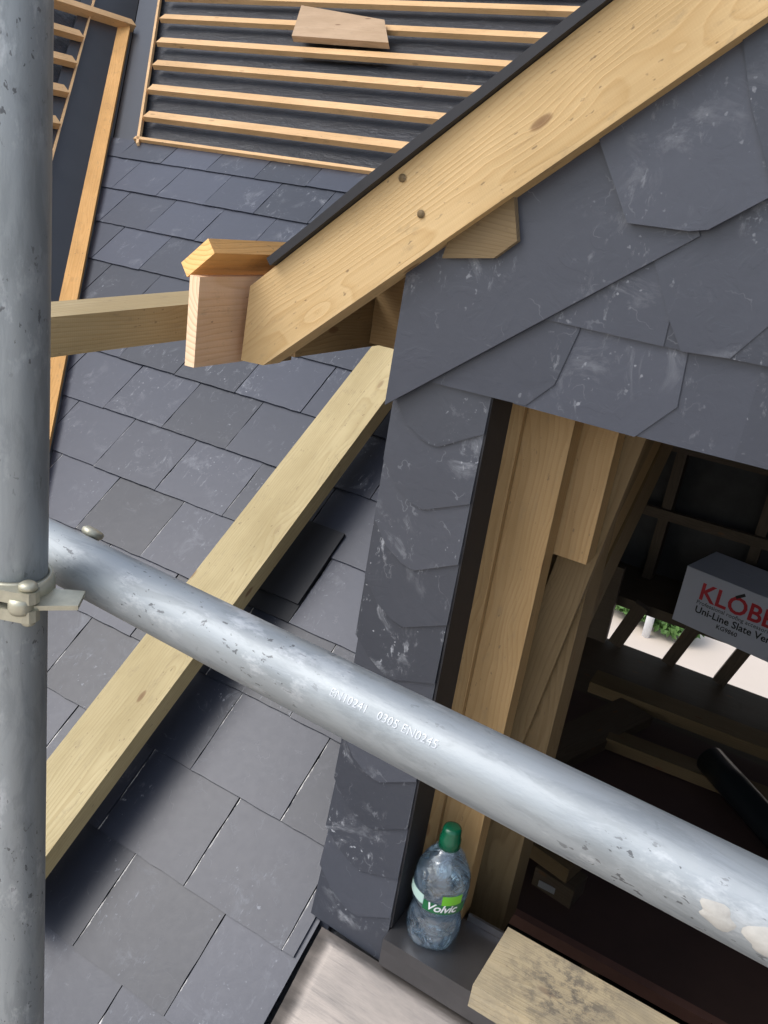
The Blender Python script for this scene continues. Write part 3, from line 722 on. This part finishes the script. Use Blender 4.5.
link('label_lettering', me, M['white'], lb, Matrix.Translation(bl) @ BZ)
# ------------------------------------------------------------------ plank on the sill
pk = timber('sill_plank', (-.251, 1.112, -1.2125), (.86, 1.104, -1.2125), .148, .049, (0, 0, 1), M['dirty'], None, bev=.003)
tag(pk, 'dirty pale plank with black marks lying along the window sill', 'plank')
# ------------------------------------------------------------------ attic inside
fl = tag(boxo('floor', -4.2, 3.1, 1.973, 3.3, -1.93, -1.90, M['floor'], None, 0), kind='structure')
att = thing('attic_frame', 'dark timber and block inside of the attic seen through the window hole', 'attic', (0, 3.0, -2.2))
boxo('floor_edge_strip', -4.1, 3.0, 1.945, 1.972, -1.935, -1.895, M['floor_edge'], att, .001)
for k in range(-3, 8):
    x = -.16+.40*k
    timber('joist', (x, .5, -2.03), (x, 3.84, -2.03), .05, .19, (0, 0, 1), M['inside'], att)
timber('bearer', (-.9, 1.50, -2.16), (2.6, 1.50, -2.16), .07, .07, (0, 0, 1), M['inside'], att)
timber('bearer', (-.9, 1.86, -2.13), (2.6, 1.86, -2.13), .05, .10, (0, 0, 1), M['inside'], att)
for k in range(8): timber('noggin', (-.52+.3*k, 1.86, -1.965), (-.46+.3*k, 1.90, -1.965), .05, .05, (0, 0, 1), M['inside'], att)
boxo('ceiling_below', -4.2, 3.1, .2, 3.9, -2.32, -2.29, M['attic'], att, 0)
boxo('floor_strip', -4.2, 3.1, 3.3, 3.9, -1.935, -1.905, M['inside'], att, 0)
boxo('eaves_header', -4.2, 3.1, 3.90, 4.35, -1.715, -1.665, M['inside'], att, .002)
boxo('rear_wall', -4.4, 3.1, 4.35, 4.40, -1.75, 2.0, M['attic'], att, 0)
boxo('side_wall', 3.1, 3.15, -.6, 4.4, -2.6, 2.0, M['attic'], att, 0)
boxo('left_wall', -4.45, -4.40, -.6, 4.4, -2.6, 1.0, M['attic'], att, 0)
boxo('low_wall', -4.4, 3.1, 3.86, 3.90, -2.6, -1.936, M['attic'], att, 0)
boxo('low_wall', -4.4, 3.1, -.1, -.05, -2.6, -2.30, M['attic'], att, 0)
# leaning struts across the eaves gap
for x0, w in ((-.655, .070), (-.395, .060), (-.155, .060), (.15, .06), (.45, .06), (-1.2, .06), (-.93, .06), (.8, .06)):
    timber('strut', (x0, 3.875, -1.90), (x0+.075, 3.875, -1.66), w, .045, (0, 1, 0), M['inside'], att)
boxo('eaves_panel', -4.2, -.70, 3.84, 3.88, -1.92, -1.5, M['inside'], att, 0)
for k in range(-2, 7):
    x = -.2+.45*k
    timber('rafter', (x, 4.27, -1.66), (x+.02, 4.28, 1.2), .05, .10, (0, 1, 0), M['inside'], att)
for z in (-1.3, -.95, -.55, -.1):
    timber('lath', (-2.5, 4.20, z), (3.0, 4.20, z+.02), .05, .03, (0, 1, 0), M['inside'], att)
# things lying inside
tag(timber('loose_plank', (-.62, 3.36, -1.86), (.95, 3.42, -1.86), .13, .05, (0, 0, 1), M['frame_dark'], None), 'long dusty plank lying on the attic floor just below the bright gap', 'plank')
tag(timber('loose_plank', (-.44, 3.00, -1.875), (1.0, 3.10, -1.875), .11, .045, (0, .1, 1), M['frame_dark'], None), 'lower dusty plank on the attic floor, behind the black pipe', 'plank')
tag(timber('loose_plank', (-.60, 2.7, -1.876), (-.40, 3.28, -1.876), .16, .045, (0, 0, 1), M['inside'], None), 'short dark board lying crosswise at the left of the attic floor', 'board')
pp = tube('black_pipe', (-.065, 3.02, -1.80), (.62, 2.30, -1.80), .055, M['pipe'], None, rings=6, wall=.004)
tag(pp, 'black plastic pipe lying on the brown attic floor', 'pipe')
blk = thing('wood_block', 'dark stubby wood block with small grey label on the attic floor', 'block', (-.36, 2.15, -1.90))
timber('block', (-.46, 2.20, -1.80), (-.29, 2.16, -1.80), .16, .05, (0, 0, 1), M['frame_dark'], blk, rough_end=.001)
timber('block_foot', (-.40, 2.14, -1.865), (-.27, 2.12, -1.865), .09, .068, (0, 0, 1), M['inside'], blk)
boxo('paper_label', -.385, -.315, 2.084, 2.086, -1.885, -1.862, M['grey_label'], blk, 0)
# cardboard box on the eaves header
ang = radians(-13)
bxm = Matrix.Translation((-.43, 3.845, -1.664)) @ Matrix.Rotation(ang, 4, 'Z')
cb = thing('cardboard_box', 'white cardboard box with red lettering on the ledge above the bright gap', 'box', (-.43, 3.845, -1.664))
BW, BD, BH = .66, .33, .272
bm = bmesh.new(); box_bm(bm, 0, BW, 0, BD, 0, BH); bevel(bm, .003)
body = link('carton', fin(bm, 'carton'), M['card'], cb, bxm)
bm = bmesh.new(); box_bm(bm, -.002, BW+.002, .002, BD/2-.001, BH+.0002, BH+.004); box_bm(bm, -.002, BW+.002, BD/2+.001, BD-.002, BH+.0002, BH+.004)
link('flap', fin(bm, 'flap'), M['card'], cb, bxm)
def face_text(body_, size, x, z, mat, nm, off=0.0, sp=1.0):
    me = text_mesh(body_, size, .0003, off, sp)
    return link(nm, me, mat, cb, bxm @ Matrix.Translation((x, -.0012, z)) @ Matrix.Rotation(pi/2, 4, 'X'))
face_text('KLOBER', .114, .085, .150, M['red_ink'], 'maker_lettering', .0022, 1.0)
me_t = None
bm = bmesh.new(); box_bm(bm, -.022, .022, -.0005, .0005, -.007, .007)
link('slash_mark', fin(bm, 'slash'), M['ink'], cb, bxm @ Matrix.Translation((.262, -.003, .238)) @ Matrix.Rotation(radians(-38), 4, 'Y'))
face_text('Professional roofing accessories', .0275, .085, .124, M['ink'], 'small_lettering', 0, 1.0)
face_text('Uni-Line Slate Vent', .047, .088, .082, M['ink'], 'product_lettering', .0008, 1.0)
face_text('KG9860', .029, .20, .048, M['ink'], 'code_lettering', .0003, 1.0)

# ------------------------------------------------------------------ outside beyond the eaves
bm = bmesh.new(); box_bm(bm, -300, 300, -300, 300, -6.3, -6.0)
tag(link('ground', fin(bm, 'ground'), M['paving']), kind='structure')
def bush(c, r, n, label, h=1.0):
    t_ = thing('bush', label, 'bush', (c[0], c[1], -6.0), 'bushes beyond the eaves gap')
    bm = bmesh.new()
    for i in range(n):
        u = Vector((random.gauss(0, 1), random.gauss(0, 1), random.gauss(0, 1))).normalized()*r*random.random()**.4
        u.z = abs(u.z)*h*1.2+.15; p = Vector((u.x, u.y, u.z)); s = random.uniform(.05, .10)
        e = Euler((random.uniform(0, 6), random.uniform(0, 6), 0)).to_matrix()
        bm.faces.new([bm.verts.new(p+e @ Vector(q)*s) for q in ((-1, 0, 0), (0, -.5, 0), (1, 0, 0), (0, .5, 0))])
    link('foliage', fin(bm, 'foliage'), M['leaf'], t_, Matrix.Translation((c[0], c[1], -6.0)))
    for k in range(4):
        timber('stem', (c[0], c[1], -6.02), (c[0]+random.uniform(-.4, .4)*r, c[1]+random.uniform(-.4, .4)*r, -6+r*.8*h), .05, .05, (1, 0, 0), M['bark'], t_)
bush((-2.25, 13.45), .42, 1500, 'green bush outside, left of the eaves struts')
bush((-1.80, 13.35), .42, 1500, 'green bush outside, just right of the first strut')
bush((-1.38, 13.25), .40, 1200, 'low dark green bush outside, next to the cardboard box', .8)
wp = lathe('white_post', [(0, 0), (.13, 0), (.13, .75), (.16, .78), (.10, .88), (0, .92)], M['white'], None, Matrix.Translation((-1.75, 12.85, -6)) @ Matrix.Scale(.5, 4), 24)
tag(wp, 'small white post outside between the green bushes', 'post')

# ------------------------------------------------------------------ camera
yaw, pit, rol = map(radians, (27.85, 20.57, 8.67))
fw = Vector((-sin(yaw)*cos(pit), cos(yaw)*cos(pit), -sin(pit))); r = Vector((cos(yaw), sin(yaw), 0)); u = r.cross(fw)
r2 = r*cos(rol)+u*sin(rol); u2 = -r*sin(rol)+u*cos(rol)
cam = bpy.data.cameras.new('camera'); co = bpy.data.objects.new('camera', cam); C.objects.link(co)
mw = Matrix((r2, u2, -fw)).transposed().to_4x4(); co.matrix_world = mw
cam.sensor_fit = 'VERTICAL'; cam.sensor_height = 24; cam.lens = 24*840.3/1024
cam.clip_start = .02; cam.clip_end = 1000
sc.camera = co
# ------------------------------------------------------------------ light
w = bpy.data.worlds.new('World'); sc.world = w; w.use_nodes = True; nt = w.node_tree
sky = nt.nodes.new('ShaderNodeTexSky'); sky.sky_type = 'NISHITA'; sky.sun_disc = False
sd = Vector((-.50, -.43, .75)).normalized()
sky.sun_elevation = math.asin(sd.z); sky.sun_rotation = atan2(sd.x, sd.y)
sky.dust_density = 2.0; sky.air_density = 1.0; sky.ozone_density = 1.0
bg = nt.nodes['Background']; bg.inputs['Strength'].default_value = .15
hs = nt.nodes.new('ShaderNodeHueSaturation'); hs.inputs['Saturation'].default_value = .58      # thin cloud
nt.links.new(sky.outputs[0], hs.inputs['Color']); nt.links.new(hs.outputs[0], bg.inputs['Color'])
sl = bpy.data.lights.new('sun', 'SUN'); sl.energy = .64; sl.angle = radians(36); sl.color = (1, .995, .985)
so = bpy.data.objects.new('sun', sl); C.objects.link(so); so.rotation_euler = sd.to_track_quat('Z', 'Y').to_euler(); so.location = (0, 0, 5)
sc.view_settings.view_transform = 'Standard'; sc.view_settings.look = 'None'; sc.view_settings.gamma = 1
sc.view_settings.exposure = 1.02
